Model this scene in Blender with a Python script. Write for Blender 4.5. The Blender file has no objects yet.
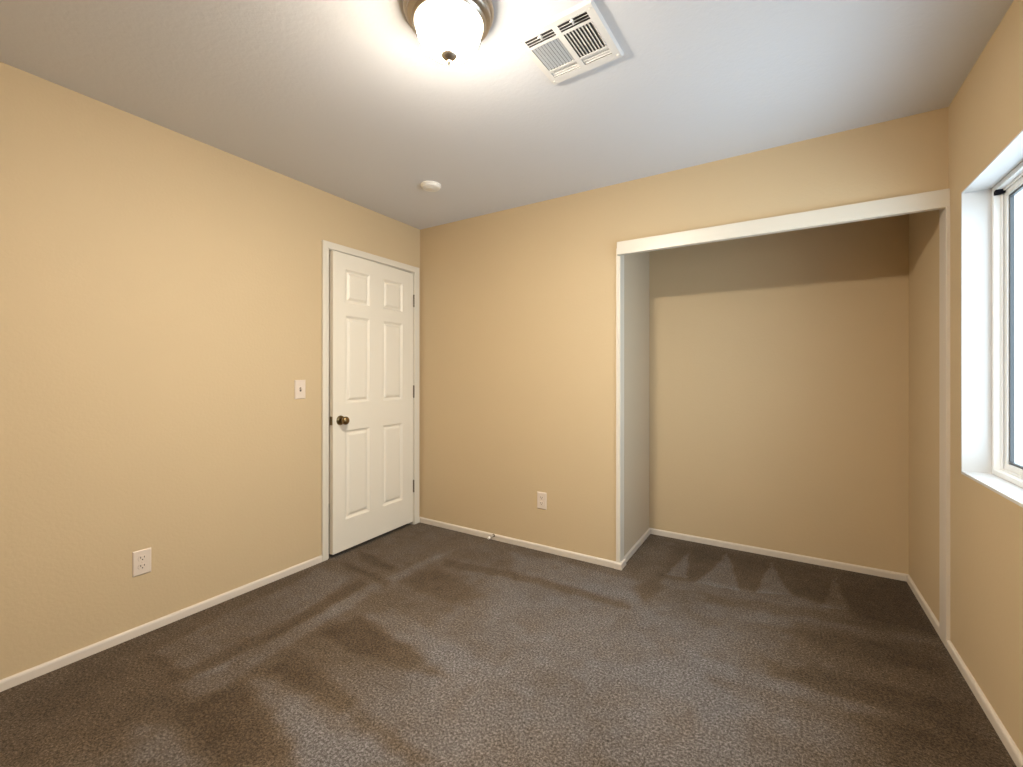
import bpy, bmesh, math
import numpy as np
from mathutils import Vector, Matrix

C = bpy.context.scene.collection
SC = bpy.context.scene

# ---------------------------------------------------------------- camera
F_PX, YAW, PIT, ROL = 441.12, -0.553, 0.0008, 0.0007
CAM = (2.5864, -2.735, 1.2252)
cd = bpy.data.cameras.new('camera')
cam = bpy.data.objects.new('camera', cd)
C.objects.link(cam)
fw = Vector((math.sin(YAW) * math.cos(PIT), math.cos(YAW) * math.cos(PIT), math.sin(PIT)))
r0 = Vector((math.cos(YAW), -math.sin(YAW), 0))
u0 = r0.cross(fw)
r1 = r0 * math.cos(ROL) + u0 * math.sin(ROL)
u1 = u0 * math.cos(ROL) - r0 * math.sin(ROL)
m = Matrix((r1, u1, -fw)).transposed().to_4x4()
m.translation = Vector(CAM)
cam.matrix_world = m
cd.sensor_fit = 'HORIZONTAL'
cd.sensor_width = 36
cd.lens = F_PX / 1023 * 36
cd.shift_y = -8.77 / 1023
cd.clip_start = 0.02
SC.camera = cam

# ---------------------------------------------------------------- light
SKY_COLOR, SKY_STRENGTH = (0.72, 0.85, 1.0), 2.2
LAMP_COLOR, LAMP_STRENGTH = (1.0, 0.90, 0.74), 73.0
EXPOSURE = 2.07
world = bpy.data.worlds.new('overcast_sky')
SC.world = world
world.use_nodes = True
bg = world.node_tree.nodes['Background']
bg.inputs[0].default_value = (*SKY_COLOR, 1)
# overcast sky with an invented falloff: dimmed sideways to darken the window return
wt = world.node_tree
w_tc = wt.nodes.new('ShaderNodeTexCoord'); w_sp = wt.nodes.new('ShaderNodeSeparateXYZ')
w_mr = wt.nodes.new('ShaderNodeMapRange'); w_mr.interpolation_type = 'SMOOTHSTEP'
w_mr.inputs['From Min'].default_value = 0.2; w_mr.inputs['From Max'].default_value = 0.85
w_mr.inputs['To Min'].default_value = 0.34 * SKY_STRENGTH; w_mr.inputs['To Max'].default_value = 1.25 * SKY_STRENGTH
wt.links.new(w_tc.outputs['Generated'], w_sp.inputs[0]); wt.links.new(w_sp.outputs['X'], w_mr.inputs['Value'])
wt.links.new(w_mr.outputs[0], bg.inputs[1])
pl = bpy.data.lights.new('window_portal', 'AREA')
pl.shape = 'RECTANGLE'; pl.size = 1.22; pl.size_y = 1.16
pl.cycles.is_portal = True
po = bpy.data.objects.new('window_portal', pl)
C.objects.link(po)
po.location = (3.40, -0.79, 1.405)
po.rotation_euler = (math.radians(90), 0, math.radians(90))
SC.view_settings.view_transform = 'Standard'
SC.view_settings.look = 'None'
SC.view_settings.gamma = 1
SC.view_settings.use_curve_mapping = False
SC.view_settings.exposure = EXPOSURE
SC.cycles.max_bounces = 12
SC.cycles.diffuse_bounces = 8
SC.cycles.transparent_max_bounces = 12
SC.cycles.sample_clamp_indirect = 6

# ---------------------------------------------------------------- materials
def mat(name, col, rough=0.5, metal=0.0, spec=0.5, bump=None, vary=None):
    """bump = (noise scale, strength, distance); vary = (noise scale, amount)"""
    M = bpy.data.materials.new(name)
    M.use_nodes = True
    nt = M.node_tree
    b = nt.nodes['Principled BSDF']
    b.inputs['Base Color'].default_value = (*col, 1)
    b.inputs['Roughness'].default_value = rough
    b.inputs['Metallic'].default_value = metal
    b.inputs['Specular IOR Level'].default_value = spec
    tc = nt.nodes.new('ShaderNodeTexCoord')
    if vary:
        n = nt.nodes.new('ShaderNodeTexNoise')
        n.inputs['Scale'].default_value = vary[0]; n.inputs['Detail'].default_value = 4
        nt.links.new(tc.outputs['Object'], n.inputs['Vector'])
        mx = nt.nodes.new('ShaderNodeMix'); mx.data_type = 'RGBA'
        mx.inputs['A'].default_value = (*[c * (1 - vary[1]) for c in col], 1)
        mx.inputs['B'].default_value = (*[min(1, c * (1 + vary[1])) for c in col], 1)
        nt.links.new(n.outputs['Fac'], mx.inputs['Factor'])
        nt.links.new(mx.outputs['Result'], b.inputs['Base Color'])
    if bump:
        n = nt.nodes.new('ShaderNodeTexNoise')
        n.inputs['Scale'].default_value = bump[0]; n.inputs['Detail'].default_value = 3
        nt.links.new(tc.outputs['Object'], n.inputs['Vector'])
        bp = nt.nodes.new('ShaderNodeBump')
        bp.inputs['Strength'].default_value = bump[1]; bp.inputs['Distance'].default_value = bump[2]
        nt.links.new(n.outputs['Fac'], bp.inputs['Height'])
        nt.links.new(bp.outputs['Normal'], b.inputs['Normal'])
    return M

M_WALL = mat('tan_wall_paint', (0.57, 0.443, 0.277), 0.62, spec=0.3, bump=(75, 0.2, 0.004), vary=(3, 0.02))
M_CEIL = mat('white_ceiling_paint', (0.68, 0.69, 0.725), 0.85, spec=0.2, bump=(60, 0.25, 0.004))
M_WALL_DAYLIT = mat('daylit_wall_paint', (0.57, 0.475, 0.35), 0.62, spec=0.3, bump=(75, 0.35, 0.004), vary=(3, 0.02))  # same tan paint, blue window daylight put into the colour
M_BASE = mat('baseboard_paint', (0.66, 0.59, 0.51), 0.4, bump=(40, 0.05, 0.002))
M_TRIM = mat('white_trim_paint', (0.69, 0.64, 0.55), 0.35, bump=(40, 0.05, 0.002))
M_DOOR = mat('white_door_paint', (0.775, 0.72, 0.62), 0.38, bump=(120, 0.06, 0.001))
M_RETURN = mat('window_return_paint', (0.66, 0.65, 0.64), 0.5, bump=(75, 0.15, 0.003))
M_VINYL = mat('window_vinyl', (0.87, 0.88, 0.88), 0.3)
M_ALU = mat('window_sash_grey', (0.075, 0.080, 0.085), 0.45)
M_BLACK = mat('gap_shade_black', (0.006, 0.006, 0.01), 0.8, spec=0.1)  # black for the shaded track gap
M_NICKEL = mat('brushed_nickel', (0.46, 0.41, 0.35), 0.33, metal=1.0, vary=(90, 0.06))
M_BRASS = mat('antique_brass', (0.22, 0.155, 0.075), 0.28, metal=1.0, vary=(60, 0.12))
M_HINGE = mat('hinge_metal', (0.20, 0.165, 0.12), 0.4, metal=0.9)
M_PLATE = mat('cream_plastic', (0.70, 0.60, 0.51), 0.35)
M_SLOT = mat('dark_slot', (0.06, 0.045, 0.035), 0.7)
M_PLASTIC = mat('white_plastic', (0.84, 0.82, 0.78), 0.4)
M_VENT = mat('vent_enamel', (0.72, 0.71, 0.70), 0.42)
M_DUCT = mat('dark_duct', (0.05, 0.045, 0.04), 0.8)

def glass_pane_mat():
    M = bpy.data.materials.new('window_glass')
    M.use_nodes = True
    nt = M.node_tree
    nt.nodes.remove(nt.nodes['Principled BSDF'])
    out = nt.nodes['Material Output']
    tr = nt.nodes.new('ShaderNodeBsdfTransparent'); tr.inputs[0].default_value = (0.94, 0.97, 0.96, 1)
    gl = nt.nodes.new('ShaderNodeBsdfGlossy'); gl.inputs['Roughness'].default_value = 0.02
    mx = nt.nodes.new('ShaderNodeMixShader')
    mx.inputs[0].default_value = 0.06; nt.links.new(tr.outputs[0], mx.inputs[1]); nt.links.new(gl.outputs[0], mx.inputs[2])
    nt.links.new(mx.outputs[0], out.inputs['Surface'])
    return M
M_GLASS = glass_pane_mat()

def lamp_mat():
    M = bpy.data.materials.new('lit_opal_glass')
    M.use_nodes = True
    b = M.node_tree.nodes['Principled BSDF']
    b.inputs['Base Color'].default_value = (0.9, 0.88, 0.84, 1)
    b.inputs['Roughness'].default_value = 0.2
    b.inputs['Emission Color'].default_value = (*LAMP_COLOR, 1)
    # opal glass: brightest below the bulbs, dimmer towards the rim
    nt = M.node_tree
    tc = nt.nodes.new('ShaderNodeTexCoord'); sp = nt.nodes.new('ShaderNodeSeparateXYZ')
    mr = nt.nodes.new('ShaderNodeMapRange')
    mr.inputs['From Min'].default_value = -0.055; mr.inputs['From Max'].default_value = -0.147
    mr.inputs['To Min'].default_value = 0.0; mr.inputs['To Max'].default_value = 1.0
    nt.links.new(tc.outputs['Object'], sp.inputs[0]); nt.links.new(sp.outputs['Z'], mr.inputs['Value'])
    pw = nt.nodes.new('ShaderNodeMath'); pw.operation = 'POWER'; pw.inputs[1].default_value = 3.3
    ma = nt.nodes.new('ShaderNodeMath'); ma.operation = 'MULTIPLY_ADD'
    ma.inputs[1].default_value = 3.75 * LAMP_STRENGTH; ma.inputs[2].default_value = 0.02 * LAMP_STRENGTH
    nt.links.new(mr.outputs[0], pw.inputs[0]); nt.links.new(pw.outputs[0], ma.inputs[0])
    nt.links.new(ma.outputs[0], b.inputs['Emission Strength'])
    return M
M_LAMP = lamp_mat()

def carpet_mat():
    M = bpy.data.materials.new('cut_pile_carpet')
    M.use_nodes = True
    nt = M.node_tree; N = nt.nodes; L = nt.links
    b = N['Principled BSDF']
    b.inputs['Roughness'].default_value = 1.0
    b.inputs['Specular IOR Level'].default_value = 0.05
    b.inputs['Sheen Weight'].default_value = 0.08
    b.inputs['Sheen Roughness'].default_value = 0.5
    tc = N.new('ShaderNodeTexCoord')
    # flecked yarn
    n1 = N.new('ShaderNodeTexNoise'); n1.inputs['Scale'].default_value = 112; n1.inputs['Detail'].default_value = 5; n1.inputs['Roughness'].default_value = 0.9
    n2 = N.new('ShaderNodeTexNoise'); n2.inputs['Scale'].default_value = 2.2; n2.inputs['Detail'].default_value = 5
    for n in (n1, n2): L.new(tc.outputs['Object'], n.inputs['Vector'])
    cr = N.new('ShaderNodeValToRGB')
    e = cr.color_ramp.elements
    e[0].position = 0.38; e[0].color = (0.024, 0.0165, 0.0100, 1)
    e[1].position = 0.62; e[1].color = (0.225, 0.180, 0.140, 1)
    e2 = cr.color_ramp.elements.new(0.5); e2.color = (0.090, 0.068, 0.0485, 1)
    L.new(n1.outputs['Fac'], cr.inputs[0])
    at = N.new('ShaderNodeAttribute'); at.attribute_name = 'nap_light'
    a1 = N.new('ShaderNodeMath'); a1.operation = 'MULTIPLY_ADD'; a1.inputs[1].default_value = 0.45; a1.inputs[2].default_value = 1.0
    L.new(at.outputs['Fac'], a1.inputs[0])
    a2 = N.new('ShaderNodeMath'); a2.operation = 'MULTIPLY_ADD'; a2.inputs[1].default_value = 0.5; a2.inputs[2].default_value = 0.75
    L.new(n2.outputs['Fac'], a2.inputs[0])
    a3 = N.new('ShaderNodeMath'); a3.operation = 'MULTIPLY'
    n3 = N.new('ShaderNodeTexNoise'); n3.inputs['Scale'].default_value = 22; n3.inputs['Detail'].default_value = 4
    L.new(tc.outputs['Object'], n3.inputs['Vector'])
    a4 = N.new('ShaderNodeMath'); a4.operation = 'MULTIPLY_ADD'; a4.inputs[1].default_value = 0.5; a4.inputs[2].default_value = -0.25
    L.new(n3.outputs['Fac'], a4.inputs[0])
    a5 = N.new('ShaderNodeMath'); a5.operation = 'ADD'
    L.new(a1.outputs[0], a5.inputs[0]); L.new(a4.outputs[0], a5.inputs[1])
    L.new(a5.outputs[0], a3.inputs[0]); L.new(a2.outputs[0], a3.inputs[1])
    vm = N.new('ShaderNodeVectorMath'); vm.operation = 'SCALE'
    L.new(cr.outputs[0], vm.inputs[0]); L.new(a3.outputs[0], vm.inputs['Scale'])
    tr = N.new('ShaderNodeValToRGB')       # low values browner, high values greyer: cast of the window light painted in
    te = tr.color_ramp.elements
    te[0].position = 0.0; te[0].color = (1.0, 0.84, 0.62, 1)
    te[1].position = 1.0; te[1].color = (0.96, 1.12, 1.46, 1)
    tm = te.new(0.45) if hasattr(te, 'new') else None
    tm.color = (1.0, 0.94, 0.84, 1)
    ta = N.new('ShaderNodeMath'); ta.operation = 'MULTIPLY_ADD'; ta.inputs[1].default_value = 0.5; ta.inputs[2].default_value = 0.5
    L.new(at.outputs['Fac'], ta.inputs[0]); L.new(ta.outputs[0], tr.inputs[0])
    tv = N.new('ShaderNodeVectorMath'); tv.operation = 'MULTIPLY'
    L.new(vm.outputs[0], tv.inputs[0]); L.new(tr.outputs[0], tv.inputs[1])
    L.new(tv.outputs[0], b.inputs['Base Color'])
    bp = N.new('ShaderNodeBump'); bp.inputs['Strength'].default_value = 0.6; bp.inputs['Distance'].default_value = 0.006
    L.new(n1.outputs['Fac'], bp.inputs['Height']); L.new(bp.outputs['Normal'], b.inputs['Normal'])
    return M
M_CARPET = carpet_mat()

# ---------------------------------------------------------------- mesh helpers
def add_box(bm, x0, x1, y0, y1, z0, z1, bevel=0.0, seg=2):
    t = bmesh.new()
    bmesh.ops.create_cube(t, size=1)
    for v in t.verts:
        v.co = Vector(((x0 + x1) / 2 + v.co.x * (x1 - x0), (y0 + y1) / 2 + v.co.y * (y1 - y0), (z0 + z1) / 2 + v.co.z * (z1 - z0)))
    if bevel:
        bmesh.ops.bevel(t, geom=t.edges[:], offset=bevel, segments=seg, affect='EDGES', profile=0.5)
    merge(bm, t)

def merge(bm, t, M=None):
    me = bpy.data.meshes.new('tmp')
    t.to_mesh(me); t.free()
    if M is not None: me.transform(M)
    bm.from_mesh(me)
    bpy.data.meshes.remove(me)

def add_lathe(bm, prof, n=48, M=None):
    """prof: (r, z) from one end to the other, spun round z"""
    t = bmesh.new()
    rings = []
    for r, z in prof:
        if r < 1e-6: rings.append([t.verts.new((0, 0, z))])
        else: rings.append([t.verts.new((r * math.cos(2 * math.pi * k / n), r * math.sin(2 * math.pi * k / n), z)) for k in range(n)])
    for a, b in zip(rings, rings[1:]):
        for k in range(n):
            j = (k + 1) % n
            if len(a) == 1 and len(b) == 1: continue
            if len(a) == 1: t.faces.new((a[0], b[k], b[j]))
            elif len(b) == 1: t.faces.new((a[k], a[j], b[0]))
            else: t.faces.new((a[k], a[j], b[j], b[k]))
    bmesh.ops.recalc_face_normals(t, faces=t.faces[:])
    merge(bm, t, M)

def add_sweep(bm, prof, A, B, out):
    """extrude a closed 2D profile (d = distance out of the wall, z = height) from A to B; out = unit 2D normal"""
    t = bmesh.new()
    ra = [t.verts.new((A[0] + out[0] * d, A[1] + out[1] * d, z)) for d, z in prof]
    rb = [t.verts.new((B[0] + out[0] * d, B[1] + out[1] * d, z)) for d, z in prof]
    n = len(prof)
    for k in range(n):
        j = (k + 1) % n
        t.faces.new((ra[k], ra[j], rb[j], rb[k]))
    t.faces.new(ra); t.faces.new(rb[::-1])
    bmesh.ops.recalc_face_normals(t, faces=t.faces[:])
    merge(bm, t)

def obj(name, bm, material, parent=None, smooth=False, kind=None):
    me = bpy.data.meshes.new(name)
    bmesh.ops.recalc_face_normals(bm, faces=bm.faces[:])
    bm.to_mesh(me); bm.free()
    me.materials.append(material)
    if smooth:
        me.shade_smooth()
        try: me.set_sharp_from_angle(angle=math.radians(35))
        except Exception: pass
    o = bpy.data.objects.new(name, me)
    C.objects.link(o)
    if parent: o.parent = parent
    if kind: o['kind'] = kind
    return o

def struct(name, bm, material, smooth=False):
    return obj(name, bm, material, None, smooth, 'structure')

def empty(name, loc, rz=0.0, rx=0.0, ry=0.0):
    o = bpy.data.objects.new(name, None)
    o.empty_display_size = 0.05
    o.location = loc; o.rotation_euler = (rx, ry, rz)
    C.objects.link(o)
    return o

def tag(o, label, cat, group=None):
    o['label'] = label; o['category'] = cat
    if group: o['group'] = group
    return o

def boxes(name, material, lst, parent=None, bevel=0.0, kind=None, smooth=False):
    bm = bmesh.new()
    for b in lst: add_box(bm, *b, bevel=bevel)
    return obj(name, bm, material, parent, smooth, kind)

# brushed marks plus window light and shade painted into the carpet nap: (weight, softness, outline on the floor)
NAP_LIGHT = [
    (0.75, 0.3, [(1.01, -0.53), (1.53, -0.29), (2.45, -0.23), (2.47, -0.65), (2.78, -0.82), (2.63, -1.28), (1.51, -1.97), (1.25, -1.94), (1.13, -1.58), (1.17, -1.02)]),  # broad pool of window light painted into the carpet colour
    (-0.35, 0.25, [(-0.00, -2.32), (-0.00, -1.94), (-0.04, -1.18), (0.72, -1.53), (0.90, -2.15), (0.51, -2.40)]),  # broad darker area along the left wall
    (-0.55, 0.2, [(2.77, 0.27), (3.22, 0.69), (3.24, 0.02), (3.24, -0.68), (3.17, -0.87), (2.87, -0.93), (2.85, -0.52)]),  # shade beside the window wall painted into the carpet colour
    (0.5, 0.03, [(0.21, -1.92), (0.08, -0.98), (0.36, -0.97), (0.60, -1.81), (0.53, -1.91)]),
    (0.6, 0.03, [(0.53, -1.95), (0.57, -1.54), (0.53, -1.05), (0.57, -0.50), (0.62, -0.32), (0.63, -1.06), (0.71, -1.84), (0.71, -1.96)]),
    (-0.5, 0.02, [(0.47, -1.89), (0.47, -1.53), (0.43, -0.96), (0.51, -0.98), (0.56, -1.53), (0.54, -1.89)]),
    (-0.5, 0.02, [(0.20, -1.93), (0.21, -1.90), (0.55, -1.89), (0.55, -1.93)]),
    (-0.6, 0.03, [(0.74, -1.57), (1.18, -1.62), (1.66, -1.68), (1.59, -1.72), (1.28, -1.70), (0.77, -1.70)]),
    (-0.6, 0.05, [(0.70, -1.98), (0.73, -1.80), (1.19, -1.86), (1.29, -1.92), (1.08, -2.05), (0.75, -2.03)]),
    (0.6, 0.04, [(0.72, -1.77), (0.87, -1.71), (1.19, -1.76), (1.57, -1.74), (1.30, -1.91)]),
    (0.6, 0.04, [(0.65, -2.12), (0.73, -2.04), (1.03, -2.03), (1.08, -2.05), (0.84, -2.19)]),
    (-0.7, 0.03, [(0.71, -1.43), (0.75, -1.22), (1.41, -1.34), (1.16, -1.43)]),
    (-0.5, 0.05, [(0.64, -0.84), (0.70, -0.60), (1.17, -0.72), (1.08, -0.91)]),
    (0.4, 0.04, [(0.73, -1.21), (0.86, -1.09), (1.59, -1.20), (1.41, -1.31)]),
    (-0.7, 0.02, [(0.12, -0.87), (0.18, -0.83), (0.61, -0.89), (0.63, -0.95)]),
    (-0.7, 0.02, [(0.06, -0.68), (0.19, -0.68), (0.48, -0.73), (0.49, -0.79), (0.20, -0.77)]),
    (-0.6, 0.02, [(0.66, -0.47), (1.17, -0.40), (1.22, -0.47), (0.71, -0.56)]),
    (-0.6, 0.02, [(1.16, -0.41), (1.55, -0.38), (1.89, -0.39), (1.91, -0.45), (1.55, -0.45), (1.20, -0.48)]),
    (-0.5, 0.03, [(1.85, -0.23), (1.95, 0.05), (2.01, -0.10), (1.94, -0.31)]),
    (0.45, 0.03, [(0.99, -0.14), (1.45, -0.09), (1.87, -0.11), (1.92, -0.35), (1.53, -0.36), (1.13, -0.37)]),
    (1.0, 0.008, [(2.03, 0.56), (2.09, 0.08), (1.97, 0.07)]),
    (1.0, 0.008, [(2.26, 0.65), (2.37, 0.08), (2.15, 0.06)]),
    (0.95, 0.008, [(2.52, 0.62), (2.62, 0.17), (2.45, 0.11)]),
    (0.8, 0.008, [(2.87, 0.62), (2.87, 0.14), (2.76, 0.10)]),
    (0.35, 0.02, [(1.96, -0.00), (2.62, 0.18), (2.88, 0.13), (2.88, 0.04), (2.58, 0.03), (1.99, -0.11)]),
    (0.4, 0.03, [(2.16, -0.17), (2.71, -0.06), (3.21, 0.05), (3.19, -0.03), (2.70, -0.19), (2.18, -0.31)]),
    (0.45, 0.03, [(2.26, -0.66), (2.68, -0.64), (3.05, -0.64), (3.04, -0.69), (2.66, -0.73), (2.26, -0.78)]),
    (-0.45, 0.04, [(2.54, -0.55), (2.85, -0.48), (3.15, -0.46), (3.13, -0.53), (2.81, -0.63), (2.54, -0.64)]),
    (-0.35, 0.05, [(2.62, -0.12), (3.18, -0.06), (3.16, -0.29), (2.62, -0.36)]),
    (-0.55, 0.06, [(1.92, 0.65), (3.23, 0.71), (3.21, 0.08), (2.88, 0.10), (2.62, 0.18), (1.95, 0.05)]),
    (-0.8, 0.015, [(3.17, 0.18), (3.20, 0.21), (3.19, 0.10), (3.16, 0.10)]),
    (-0.4, 0.08, [(2.82, -0.74), (3.14, -0.49), (3.20, -0.70), (2.87, -0.93)]),
    (0.25, 0.06, [(1.88, -0.94), (2.20, -0.78), (2.61, -0.82), (2.34, -1.04)]),
]

# ---------------------------------------------------------------- room
H = 2.44
W = 3.22            # room width, left wall at x = 0
XL = 1.698          # left side of the closet
D = 0.742           # closet back wall
YF = -3.20          # wall behind the camera
T = 0.11
ZH = 2.03           # underside of the wall above the closet
DY0, DY1, DZ = -0.888, -0.060, 2.082     # rough door opening
WY0, WY1, WZ0, WZ1 = -1.40, -0.176, 0.816, 1.99   # window opening
S = 'structure'

def floor_mesh():
    x0, x1, y0, y1, st = -1.1, W, YF, D, 0.014
    nx = int((x1 - x0) / st) + 1; ny = int((y1 - y0) / st) + 1
    X = np.linspace(x0, x1, nx); Y = np.linspace(y0, y1, ny)
    gx, gy = np.meshgrid(X, Y)
    nap_light = np.zeros_like(gx)
    # ragged pile edges: wobble the outlines a little with smooth random noise
    rng = np.random.default_rng(7)
    def wob(cell, amp):
        ky, kx = int((y1 - y0) / cell) + 3, int((x1 - x0) / cell) + 3
        g = rng.standard_normal((ky, kx)) * amp
        fx = (gx - x0) / cell; fy = (gy - y0) / cell
        ix = fx.astype(int); iy = fy.astype(int); tx = fx - ix; ty = fy - iy
        tx = tx * tx * (3 - 2 * tx); ty = ty * ty * (3 - 2 * ty)
        return (g[iy, ix] * (1 - tx) + g[iy, ix + 1] * tx) * (1 - ty) + (g[iy + 1, ix] * (1 - tx) + g[iy + 1, ix + 1] * tx) * ty
    wx = wob(0.06, 0.004) + wob(0.03, 0.004) + wob(0.2, 0.006); wy = wob(0.06, 0.004) + wob(0.03, 0.004) + wob(0.2, 0.006)
    kx0, ky0 = gx, gy
    gx, gy = gx + wx, gy + wy
    for w, s, pts in NAP_LIGHT:
        n = len(pts); d2 = np.full(gx.shape, 1e9); inside = np.zeros(gx.shape, bool)
        for i in range(n):
            ax, ay = pts[i]; bx, by = pts[(i + 1) % n]
            ex, ey = bx - ax, by - ay
            L2 = max(ex * ex + ey * ey, 1e-9)
            t = np.clip(((gx - ax) * ex + (gy - ay) * ey) / L2, 0, 1)
            d2 = np.minimum(d2, (gx - ax - t * ex) ** 2 + (gy - ay - t * ey) ** 2)
            c = ((ay > gy) != (by > gy))
            with np.errstate(divide='ignore', invalid='ignore'):
                xi = ax + (gy - ay) * ex / (ey if abs(ey) > 1e-9 else 1e-9)
            inside ^= (c & (gx < xi))
        d = np.sqrt(d2) * np.where(inside, 1, -1)
        f = np.clip((d + s) / (2 * s), 0, 1)
        nap_light += w * (f * f * (3 - 2 * f))
    gx, gy = kx0, ky0
    nap_light = np.clip(nap_light + wob(0.05, 0.10) + wob(0.12, 0.08), -1, 1)
    verts = np.stack([gx.ravel(), gy.ravel(), np.zeros(gx.size)], 1)
    i = np.arange((ny - 1) * nx).reshape(ny - 1, nx)[:, :-1].ravel()
    faces = np.stack([i, i + 1, i + 1 + nx, i + nx], 1)
    me = bpy.data.meshes.new('floor')
    me.from_pydata(verts.tolist(), [], faces.tolist())
    a = me.attributes.new('nap_light', 'FLOAT', 'POINT')
    a.data.foreach_set('value', nap_light.ravel().astype(np.float32))
    me.materials.append(M_CARPET)
    o = bpy.data.objects.new('floor', me)
    C.objects.link(o); o['kind'] = S
floor_mesh()

boxes('ceiling', M_CEIL, [(-1.1, W + 0.15, YF - T, D + T, H, H + 0.05)], kind=S)
boxes('wall_left', M_WALL, [(-T, 0, YF - T, DY0, 0, H), (-T, 0, DY1, T, 0, H), (-T, 0, DY0, DY1, DZ, H)], kind=S)
boxes('wall_back', M_WALL, [(0, XL - 0.017, 0, T, 0, H), (XL - 0.017, W, 0, T, ZH, H)], kind=S)
boxes('wall_closet_left', M_WALL_DAYLIT, [(XL - T, XL, T, D + T, 0, H)], kind=S)
boxes('wall_closet_back', M_WALL, [(XL, W, D, D + T, 0, H)], kind=S)
boxes('wall_right', M_WALL, [(W, W + 0.15, WY1, D + T, 0, H), (W, W + 0.15, YF - T, WY0, 0, H),
                             (W, W + 0.15, WY0, WY1, 0, WZ0), (W, W + 0.15, WY0, WY1, WZ1, H)], kind=S)
boxes('wall_front', M_WALL, [(0, W, YF - T, YF, 0, H)], kind=S)
boxes('wall_hallway', M_WALL, [(-1.1 - T, -1.1, YF - T, T, 0, H), (-1.1, -T, 0, T, 0, H), (-1.1, -T, YF - T, YF, 0, H)], kind=S)

# baseboards: small profile with an eased top
BH = 0.041
PROF = [(0, -0.004), (0.0125, -0.004), (0.0125, BH - 0.010), (0.0105, BH - 0.004), (0.006, BH - 0.0005), (0, BH)]
def baseboard(name, runs):
    bm = bmesh.new()
    for A, B, out in runs: add_sweep(bm, PROF, A, B, out)
    struct(name, bm, M_BASE)
baseboard('baseboard_left', [((0, YF), (0, -0.924), (1, 0)), ((0, -0.022), (0, 0), (1, 0))])
baseboard('baseboard_back', [((0.0, 0), (XL - 0.017, 0), (0, -1))])
baseboard('baseboard_closet_left', [((XL + 0.010, 0.0), (XL + 0.010, 0.081), (1, 0)), ((XL, 0.081), (XL, D), (1, 0)),
                                    ((XL - 0.026, -0.004), (XL + 0.0225, -0.004), (0, -1))])
baseboard('baseboard_closet_back', [((XL, D), (W, D), (0, -1))])
baseboard('baseboard_right', [((W, 0.075), (W, D), (-1, 0)), ((W, YF), (W, -0.027), (-1, 0))])
baseboard('baseboard_front', [((0, YF), (W, YF), (0, 1))])

# closet opening trim: header fascia and two jamb boards
boxes('trim_1', M_TRIM, [(XL - 0.006, W, -0.026, 0.006, 1.982, 2.063)], bevel=0.002, kind=S)
boxes('trim_2', M_TRIM, [(XL - 0.0175, XL + 0.010, -0.005, 0.078, 0, 2.03)], bevel=0.002, kind=S)
boxes('trim_3', M_BASE, [(W - 0.014, W + 0.001, -0.027, 0.075, 0, 1.985), (W - 0.014, W, 0.006, 0.075, 1.985, 2.031)], bevel=0.002, kind=S)

# ---------------------------------------------------------------- door
# casing and jamb round the opening
def casing():
    bm = bmesh.new()
    # mitred casing as three boards with an eased profile
    add_box(bm, 0, 0.015, -0.924, -0.882, 0, 2.113, bevel=0.004, seg=3)
    add_box(bm, 0, 0.015, -0.077, -0.022, 0, 2.113, bevel=0.004, seg=3)
    add_box(bm, 0, 0.0149, -0.923, -0.023, 2.066, 2.113, bevel=0.004, seg=3)
    struct('trim_4', bm, M_TRIM)
    bm = bmesh.new()
    add_box(bm, -T - 0.001, 0.001, -0.888, -0.868, 0, DZ)
    add_box(bm, -T - 0.001, 0.001, -0.079, -0.060, 0, DZ)
    add_box(bm, -T - 0.001, 0.001, -0.868, -0.079, 2.062, DZ)
    add_box(bm, -0.075, -0.040, -0.868, -0.856, 0, 2.062, bevel=0.002)
    add_box(bm, -0.075, -0.040, -0.091, -0.079, 0, 2.062, bevel=0.002)
    add_box(bm, -0.075, -0.040, -0.868, -0.079, 2.050, 2.062, bevel=0.002)
    struct('trim_5', bm, M_TRIM)
casing()

DW, DTH, DZ0, DZ1 = 0.776, 0.035, 0.026, 2.056
door = empty('door_1', (0, -0.0825, 0), math.radians(-90 + 2.2))
door['kind'] = S

def panel_face(bm, y, sgn, panels, x0, x1, z0, z1):
    """flat face at local y with moulded raised panels; sgn = +1 when it looks towards +y"""
    xs = sorted({x0, x1, *[p[0] for p in panels], *[p[1] for p in panels]})
    zs = sorted({z0, z1, *[p[2] for p in panels], *[p[3] for p in panels]})
    isp = {(p[0], p[2]): p for p in panels}
    for a, b in zip(xs, xs[1:]):
        for c, d in zip(zs, zs[1:]):
            if (a, c) in isp:
                # (inset, depth below the face)
                rings = [(0, 0), (0.002, 0.002), (0.012, 0.0105), (0.018, 0.012), (0.022, 0.0115), (0.034, 0.0025), (0.038, 0.0012), (0.042, 0.001)]
                prev = None
                for ins, dep in rings:
                    cur = [bm.verts.new((px, y - sgn * dep, pz)) for px, pz in ((a + ins, c + ins), (b - ins, c + ins), (b - ins, d - ins), (a + ins, d - ins))]
                    if prev:
                        for k in range(4):
                            j = (k + 1) % 4
                            bm.faces.new((prev[k], prev[j], cur[j], cur[k]))
                    prev = cur
                bm.faces.new(prev)
            else:
                bm.faces.new([bm.verts.new((px, y, pz)) for px, pz in ((a, c), (b, c), (b, d), (a, d))])

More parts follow.
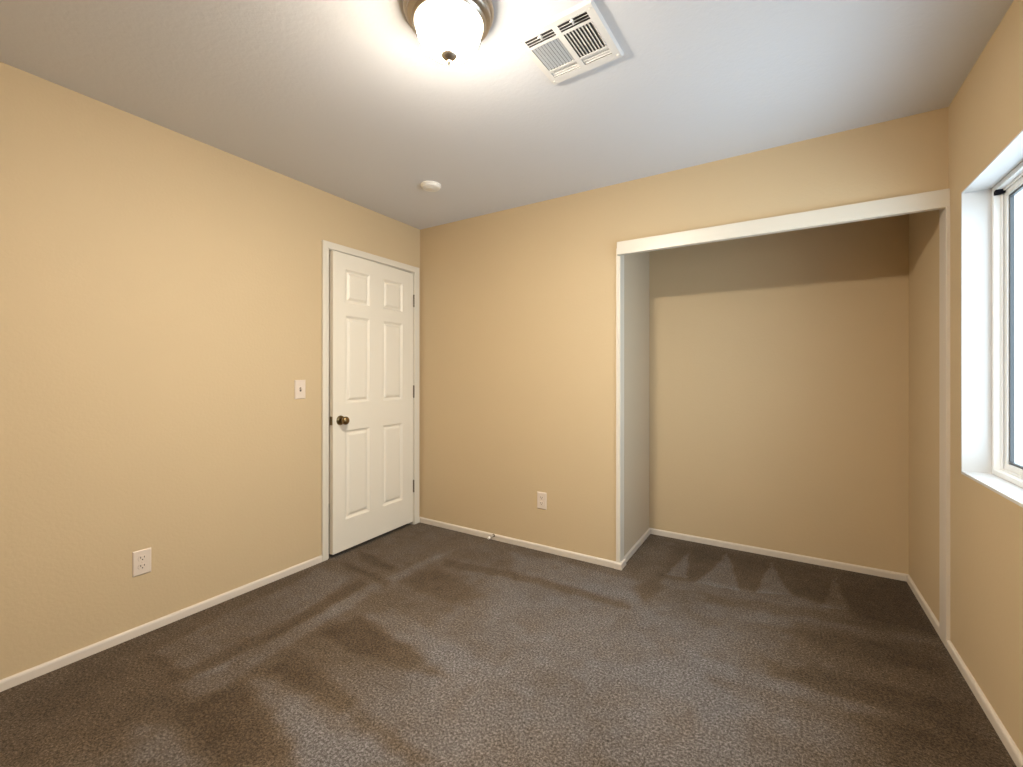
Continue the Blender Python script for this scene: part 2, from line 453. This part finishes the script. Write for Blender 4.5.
def slab():
    bm = bmesh.new()
    cols = [(0.120, 0.330), (0.458, 0.674)]
    rows = [(0.233, 0.844), (1.030, 1.632), (1.724, 1.952)]
    P = [(a, b, c, d) for a, b in cols for c, d in rows]
    panel_face(bm, 0, 1, P, 0, DW, DZ0, DZ1)
    panel_face(bm, -DTH, -1, P, 0, DW, DZ0, DZ1)
    for q in (((0, 0), (DW, 0)), ((0, 1), (DW, 1))):
        z = DZ1 if q[0][1] else DZ0
        bm.faces.new([bm.verts.new(v) for v in ((0, 0, z), (DW, 0, z), (DW, -DTH, z), (0, -DTH, z))])
    for x in (0, DW):
        bm.faces.new([bm.verts.new(v) for v in ((x, 0, DZ0), (x, 0, DZ1), (x, -DTH, DZ1), (x, -DTH, DZ0))])
    bmesh.ops.remove_doubles(bm, verts=bm.verts[:], dist=1e-5)
    return obj('door_slab', bm, M_DOOR, door)
slab()

def hinge(z):
    bm = bmesh.new()
    Mz = Matrix.Translation((-0.004, 0.0065, 0))
    h = 0.098
    prof = [(0, z - h / 2 - 0.003), (0.004, z - h / 2 - 0.003), (0.0045, z - h / 2)]
    for k in range(5):
        a = z - h / 2 + k * h / 5; b = a + h / 5
        prof += [(0.0066, a + 0.0008), (0.0066, b - 0.0008), (0.0056, b)]
    prof += [(0.0045, z + h / 2), (0.004, z + h / 2 + 0.003), (0, z + h / 2 + 0.003)]
    add_lathe(bm, prof, 20, Mz)
    add_box(bm, -0.0035, -0.0005, -0.030, 0.006, z - h / 2, z + h / 2)
    o = obj('hinge', bm, M_HINGE, door, True)
    o['label'] = 'dark metal hinge'
for z in (1.832, 1.090, 0.316): hinge(z)

def knob():
    zk, hk = 0.918, 0.716
    RX = Matrix.Translation((hk, 0, zk)) @ Matrix.Rotation(math.radians(-90), 4, 'X')   # local z -> +y
    bm = bmesh.new()
    add_lathe(bm, [(0, 0), (0.033, 0), (0.033, 0.003), (0.030, 0.008), (0.020, 0.012), (0.013, 0.014), (0, 0.014)], 40, RX)
    ro = obj('rosette', bm, M_BRASS, door, True)
    ro['label'] = 'antique brass rosette'
    bm = bmesh.new()
    add_lathe(bm, [(0, 0.012), (0.012, 0.012), (0.010, 0.022), (0.011, 0.030), (0.020, 0.036), (0.0265, 0.044), (0.028, 0.051), (0.0265, 0.059), (0.021, 0.065), (0.012, 0.068), (0, 0.069)], 40, RX)
    k = obj('door_knob', bm, M_BRASS, door, True)
    k['label'] = 'round antique brass knob'
    bm = bmesh.new()
    add_box(bm, DW - 0.0005, DW + 0.0015, -0.030, -0.005, zk - 0.029, zk + 0.029, bevel=0.0006)
    add_box(bm, DW, DW + 0.008, -0.024, -0.012, zk - 0.008, zk + 0.008, bevel=0.002)
    o = obj('latch_plate', bm, M_BRASS, door)
    o['label'] = 'antique brass latch plate'
knob()

# ---------------------------------------------------------------- window
win = empty('window_1', (W, (WY0 + WY1) / 2, WZ0)); win['kind'] = S
def wchild(name, bm, material, smooth=False):
    o = obj(name, bm, material, win, smooth)
    o.matrix_parent_inverse = Matrix.Translation(win.location).inverted()
    return o
bm = bmesh.new(); e = 0.005
add_box(bm, W - 0.0015, W + 0.090, WY1 - e, WY1 + 0.001, WZ0 - 0.001, WZ1 + 0.001)
add_box(bm, W - 0.0015, W + 0.090, WY0 - 0.001, WY0 + e, WZ0 - 0.001, WZ1 + 0.001)
add_box(bm, W - 0.0015, W + 0.090, WY0, WY1, WZ1 - e, WZ1 + 0.001)
wchild('window_return', bm, M_RETURN)
bm = bmesh.new()
add_box(bm, W - 0.003, W + 0.092, WY0 + 0.002, WY1 - 0.002, WZ0 - 0.002, WZ0 + 0.010, bevel=0.002)
wchild('window_sill', bm, M_RETURN)

def ring(bm, x0, x1, y0, y1, z0, z1, w, bevel=0.002):
    add_box(bm, x0, x1, y0, y0 + w, z0, z1, bevel=bevel)
    add_box(bm, x0, x1, y1 - w, y1, z0, z1, bevel=bevel)
    add_box(bm, x0, x1, y0 + w * 0.9, y1 - w * 0.9, z0, z0 + w, bevel=bevel)
    add_box(bm, x0, x1, y0 + w * 0.9, y1 - w * 0.9, z1 - w, z1, bevel=bevel)
a0, a1, b0, b1 = WY0 + e, WY1 - e, WZ0 + 0.010, WZ1 - e
bm = bmesh.new()
ring(bm, W + 0.086, W + 0.136, a0, a1, b0, b1, 0.020)
wchild('window_frame', bm, M_VINYL)
bm = bmesh.new()                       # inner track lip
ring(bm, W + 0.106, W + 0.112, a0 + 0.018, a1 - 0.018, b0 + 0.018, b1 - 0.018, 0.010, 0.001)
wchild('window_track', bm, M_VINYL)
ym = (a0 + a1) / 2
for y0, y1, x in ((ym - 0.02, a1 - 0.021, W + 0.114), (a0 + 0.021, ym + 0.02, W + 0.0895)):
    bm = bmesh.new()
    z0, z1 = b0 + 0.021, b1 - 0.021
    dx = 0.020 if x > W + 0.1 else 0.016
    ring(bm, x, x + dx, y0, y1, z0, z1, 0.030)
    s = wchild('window_sash', bm, M_VINYL)
    bm = bmesh.new()
    ring(bm, x + 0.006, x + dx - 0.001, y0 + 0.028, y1 - 0.028, z0 + 0.028, z1 - 0.028, 0.010, 0.001)
    g = obj('glazing_bead', bm, M_ALU, s)
    bm = bmesh.new()
    add_box(bm, x + dx - 0.006, x + dx - 0.003, y0 + 0.036, y1 - 0.036, z0 + 0.036, z1 - 0.036)
    p = obj('pane', bm, M_GLASS, s)
bm = bmesh.new()
add_box(bm, W + 0.0865, W + 0.113, a1 - 0.046, a1 - 0.018, b1 - 0.036, b1 - 0.016, bevel=0.002)  # black block stands in for shade in the open track corner
wchild('track_gap_shade', bm, M_BLACK)['label'] = 'black block standing in for the shaded track gap in the upper corner'

# ---------------------------------------------------------------- ceiling light
LX, LY = 1.640, -1.598
lamp = tag(empty('ceiling_light', (LX, LY, H)), 'round flush ceiling light with glowing white bowl, nickel ring and small finial', 'ceiling light')
bm = bmesh.new()
add_lathe(bm, [(0, 0), (0.146, 0), (0.149, -0.004), (0.149, -0.012), (0.145, -0.018), (0.139, -0.021), (0.137, -0.026), (0.139, -0.030), (0.138, -0.037),
               (0.132, -0.043), (0.123, -0.046), (0.119, -0.052), (0.115, -0.055), (0.1105, -0.053), (0.109, -0.044), (0, -0.044)], 96)
obj('canopy', bm, M_NICKEL, lamp, True)['label'] = 'stepped nickel ring'
bm = bmesh.new()
pr = [(0.1080, -0.045)]
for k in range(0, 19):
    a = math.radians(k * 5)
    pr.append((0.1090 * math.cos(a) ** 0.72 if k < 18 else 0, -0.052 - 0.096 * math.sin(a)))
add_lathe(bm, pr, 96)
obj('glass_bowl', bm, M_LAMP, lamp, True)['label'] = 'glowing white glass bowl'
bm = bmesh.new()
add_lathe(bm, [(0, -0.143), (0.024, -0.144), (0.028, -0.148), (0.0275, -0.155), (0.020, -0.164), (0.009, -0.168), (0.0055, -0.170),
               (0.0075, -0.173), (0.007, -0.179), (0.003, -0.183), (0, -0.183)], 32)
obj('finial', bm, M_NICKEL, lamp, True)['label'] = 'nickel finial'

# ---------------------------------------------------------------- ceiling vent
vent = tag(empty('ceiling_vent', (1.915, -1.238, H), math.radians(-2.3)), 'square white air register with four banks of louvres, beside the ceiling light', 'air vent')
def vent_build():
    HS = 0.1455                      # half size
    # openings (x0, x1, y0, y1) in the register's own frame; -y is the side towards the camera
    cols = [(-0.122, -0.010), (0.010, 0.120)]
    rows = [('near', -0.124, -0.085), ('mid', -0.073, 0.062), ('far', 0.072, 0.110)]
    ops = [(c, r) for c in cols for r in rows]
    bm = bmesh.new()
    xs = sorted({-HS, HS, *[v for c in cols for v in c]})
    ys = sorted({-HS, HS, *[v for r in rows for v in r[1:]]})
    holes = {(c[0], r[1]) for c, r in ops}
    z = -0.010
    for a, b in zip(xs, xs[1:]):
        for c, d in zip(ys, ys[1:]):
            if (a, c) in holes: continue
            add_box(bm, a, b, c, d, z - 0.0015, z)
    # rolled outer flange down to the ceiling
    def lip(x0, y0, x1, y1, X0, Y0, X1, Y1):
        v = [bm.verts.new(p) for p in ((x0, y0, z - 0.0015), (x1, y1, z - 0.0015), (X1, Y1, 0), (X0, Y0, 0))]
        bm.faces.new(v)
    o = HS + 0.006
    lip(-HS, -HS, HS, -HS, -o, -o, o, -o); lip(HS, -HS, HS, HS, o, -o, o, o); lip(HS, HS, -HS, HS, o, o, -o, o); lip(-HS, HS, -HS, -HS, -o, o, -o, -o)
    bmesh.ops.remove_doubles(bm, verts=bm.verts[:], dist=1e-5)
    obj('faceplate', bm, M_VENT, vent)
    bm = bmesh.new()
    add_box(bm, -0.130, 0.130, -0.130, 0.130, -0.0008, -0.0002)
    obj('duct_opening', bm, M_DUCT, vent)['label'] = 'dark duct opening'
    def slat(bm, cx, cy, L, along, tilt, w=0.0105):
        t = bmesh.new()
        bmesh.ops.create_cube(t, size=1)
        for v in t.verts: v.co = Vector((v.co.x * L, v.co.y * w, v.co.z * 0.0012))
        M = Matrix.Translation((cx, cy, -0.0075)) @ Matrix.Rotation(0 if along == 'x' else math.radians(90), 4, 'Z') @ Matrix.Rotation(tilt, 4, 'X')
        merge(bm, t, M)
    for c, (rn, y0, y1) in ops:
        bm = bmesh.new()
        if rn == 'mid':
            n = 9
            right = c[0] > 0
            for k in range(n):
                x = c[0] + (k + 0.5) * (c[1] - c[0]) / n
                slat(bm, x, (y0 + y1) / 2, y1 - y0 + 0.004, 'y', math.radians(38 if right else -34), 0.0105 if right else 0.0092)
        else:
            n = 3
            for k in range(n):
                y = y0 + (k + 0.5) * (y1 - y0) / n
                slat(bm, (c[0] + c[1]) / 2, y, c[1] - c[0] + 0.004, 'x', math.radians(38 if rn == 'near' else -32), 0.0118 if rn == 'near' else 0.0072)
        obj('louvre_bank', bm, M_VENT, vent)
    for x in (-0.058, 0.066):
        bm = bmesh.new()
        add_box(bm, x - 0.0015, x + 0.0015, -0.126, -0.104, -0.022, -0.008, bevel=0.0006)
        add_box(bm, x - 0.006, x + 0.006, -0.127, -0.121, -0.024, -0.020, bevel=0.001)
        obj('damper_lever', bm, M_VENT, vent)
    for x, y in ((-0.134, -0.128), (0.134, -0.128), (-0.134, 0.128), (0.134, 0.128)):
        bm = bmesh.new()
        add_lathe(bm, [(0, -0.0105), (0.0045, -0.0112), (0.0040, -0.0130), (0.002, -0.0140), (0, -0.0142)], 16, Matrix.Translation((x, y, 0)))
        obj('screw', bm, M_PLASTIC, vent, True)
vent_build()

# ---------------------------------------------------------------- smoke detector
sd = tag(empty('smoke_detector', (0.665, -0.605, H)), 'small round white smoke detector on the ceiling near the corner above the door', 'smoke detector')
bm = bmesh.new()
add_lathe(bm, [(0, 0), (0.064, 0), (0.065, -0.004), (0.063, -0.007), (0.061, -0.008), (0, -0.008)], 56)
obj('mounting_base', bm, M_PLASTIC, sd, True)
bm = bmesh.new()
add_lathe(bm, [(0, -0.007), (0.058, -0.008), (0.060, -0.012), (0.057, -0.019), (0.050, -0.023), (0.040, -0.0245), (0.038, -0.0232), (0.034, -0.0232), (0.032, -0.0245), (0, -0.025)], 56)
body = obj('cover', bm, M_PLASTIC, sd, True)
bm = bmesh.new()
add_lathe(bm, [(0, -0.0235), (0.010, -0.025), (0.009, -0.0272), (0, -0.0275)], 24, Matrix.Translation((0.012, -0.010, 0)))
obj('test_button', bm, M_PLASTIC, body, True)

# ---------------------------------------------------------------- outlets and switch (built facing local -y)
def plate(bm, w, h, t=0.006):
    tb = bmesh.new()
    b = [tb.verts.new(v) for v in ((-w / 2, 0, -h / 2), (w / 2, 0, -h / 2), (w / 2, 0, h / 2), (-w / 2, 0, h / 2))]
    rings = [b]
    for ins, y in ((0.0, -0.002), (0.0015, -0.0042), (0.004, -t)):
        rings.append([tb.verts.new(v) for v in ((-w / 2 + ins, y, -h / 2 + ins), (w / 2 - ins, y, -h / 2 + ins), (w / 2 - ins, y, h / 2 - ins), (-w / 2 + ins, y, h / 2 - ins))])
    for p, q in zip(rings, rings[1:]):
        for k in range(4):
            j = (k + 1) % 4
            tb.faces.new((p[k], p[j], q[j], q[k]))
    tb.faces.new(rings[-1])
    merge(bm, tb)
RY = Matrix.Rotation(math.radians(90), 4, 'X')    # local z -> -y

def screw(parent, z):
    bm = bmesh.new()
    add_lathe(bm, [(0.0035, 0.0055), (0.0035, 0.0066), (0.002, 0.0073), (0, 0.0075)], 14, Matrix.Translation((0, 0, z)) @ RY)
    return obj('screw', bm, M_PLATE, parent, True)

def outlet(loc, rz, label):
    root = tag(empty('wall_outlet', loc, rz), label, 'outlet', 'duplex outlets on the walls')
    bm = bmesh.new(); plate(bm, 0.072, 0.117)
    obj('cover_plate', bm, M_PLATE, root)
    for sz in (0.0195, -0.0195):
        bm = bmesh.new()
        t = bmesh.new()
        pts = []
        for k in range(32):
            a = 2 * math.pi * k / 32
            pts.append((0.0172 * math.cos(a), max(-0.0135, min(0.0135, 0.0172 * math.sin(a)))))
        lo = [t.verts.new((x, -0.005, z + sz)) for x, z in pts]
        hi = [t.verts.new((x * 0.97, -0.0078, z * 0.97 + sz)) for x, z in pts]
        for k in range(32):
            j = (k + 1) % 32
            t.faces.new((lo[k], lo[j], hi[j], hi[k]))
        t.faces.new(hi)
        merge(bm, t)
        r = obj('receptacle', bm, M_PLATE, root)
        bm = bmesh.new()
        add_box(bm, -0.0085, -0.0055, -0.0082, -0.0070, sz + 0.0005, sz + 0.0095)
        add_box(bm, 0.0055, 0.0085, -0.0082, -0.0070, sz + 0.0015, sz + 0.0090)
        add_lathe(bm, [(0, 0.0070), (0.0028, 0.0070), (0.0028, 0.0082), (0, 0.0082)], 14, Matrix.Translation((0, 0, sz - 0.006)) @ RY)
        obj('slots', bm, M_SLOT, r)['label'] = 'dark plug slots'
    screw(root, 0)
outlet((0, -1.876, 0.339), math.radians(90), 'cream duplex wall outlet low on the left wall, above the long baseboard')
outlet((1.149, 0, 0.349), 0, 'cream duplex wall outlet low on the back wall between door and closet')

sw = tag(empty('light_switch', (0, -1.075, 1.134), math.radians(90)), 'cream toggle light switch on the left wall beside the door casing', 'light switch')
bm = bmesh.new(); plate(bm, 0.072, 0.119)
obj('cover_plate', bm, M_PLATE, sw)
bm = bmesh.new()
add_box(bm, -0.0055, 0.0055, -0.0066, -0.0055, -0.0125, 0.0125)
obj('toggle_slot', bm, M_SLOT, sw)['label'] = 'dark slot round the toggle'
bm = bmesh.new()
t = bmesh.new()
bmesh.ops.create_cube(t, size=1)
for v in t.verts:
    k = 0.8 if v.co.y < 0 else 1.0
    v.co = Vector((v.co.x * 0.009 * k, v.co.y * 0.018, v.co.z * 0.0095 * k))
bmesh.ops.bevel(t, geom=t.edges[:], offset=0.001, segments=2, affect='EDGES')
merge(bm, t, Matrix.Translation((0, -0.0115, 0.004)) @ Matrix.Rotation(math.radians(-25), 4, 'X'))
obj('toggle', bm, M_PLATE, sw)
for z in (0.030, -0.030): screw(sw, z)

# ---------------------------------------------------------------- door stop on the back baseboard
ds = tag(empty('door_stop', (0.752, -0.0125, 0.034)), 'small metal spring door stop sticking out of the back baseboard', 'door stop')
bm = bmesh.new()
add_lathe(bm, [(0, 0), (0.0115, 0), (0.0115, 0.002), (0.008, 0.006), (0, 0.006)], 24, RY)
obj('mounting_plate', bm, M_HINGE, ds, True)
bm = bmesh.new()
pr = [(0.0, 0.004)]
for k in range(14):
    y = 0.005 + k * 0.0036
    pr += [(0.0046, y), (0.0062, y + 0.0018)]
pr += [(0, 0.0565)]
add_lathe(bm, pr, 20, RY)
obj('spring', bm, M_NICKEL, ds, True)
bm = bmesh.new()
add_lathe(bm, [(0, 0.054), (0.0085, 0.054), (0.0090, 0.060), (0.0080, 0.070), (0.005, 0.072), (0, 0.072)], 24, RY)
obj('rubber_tip', bm, M_PLASTIC, ds, True)['label'] = 'white rubber tip'
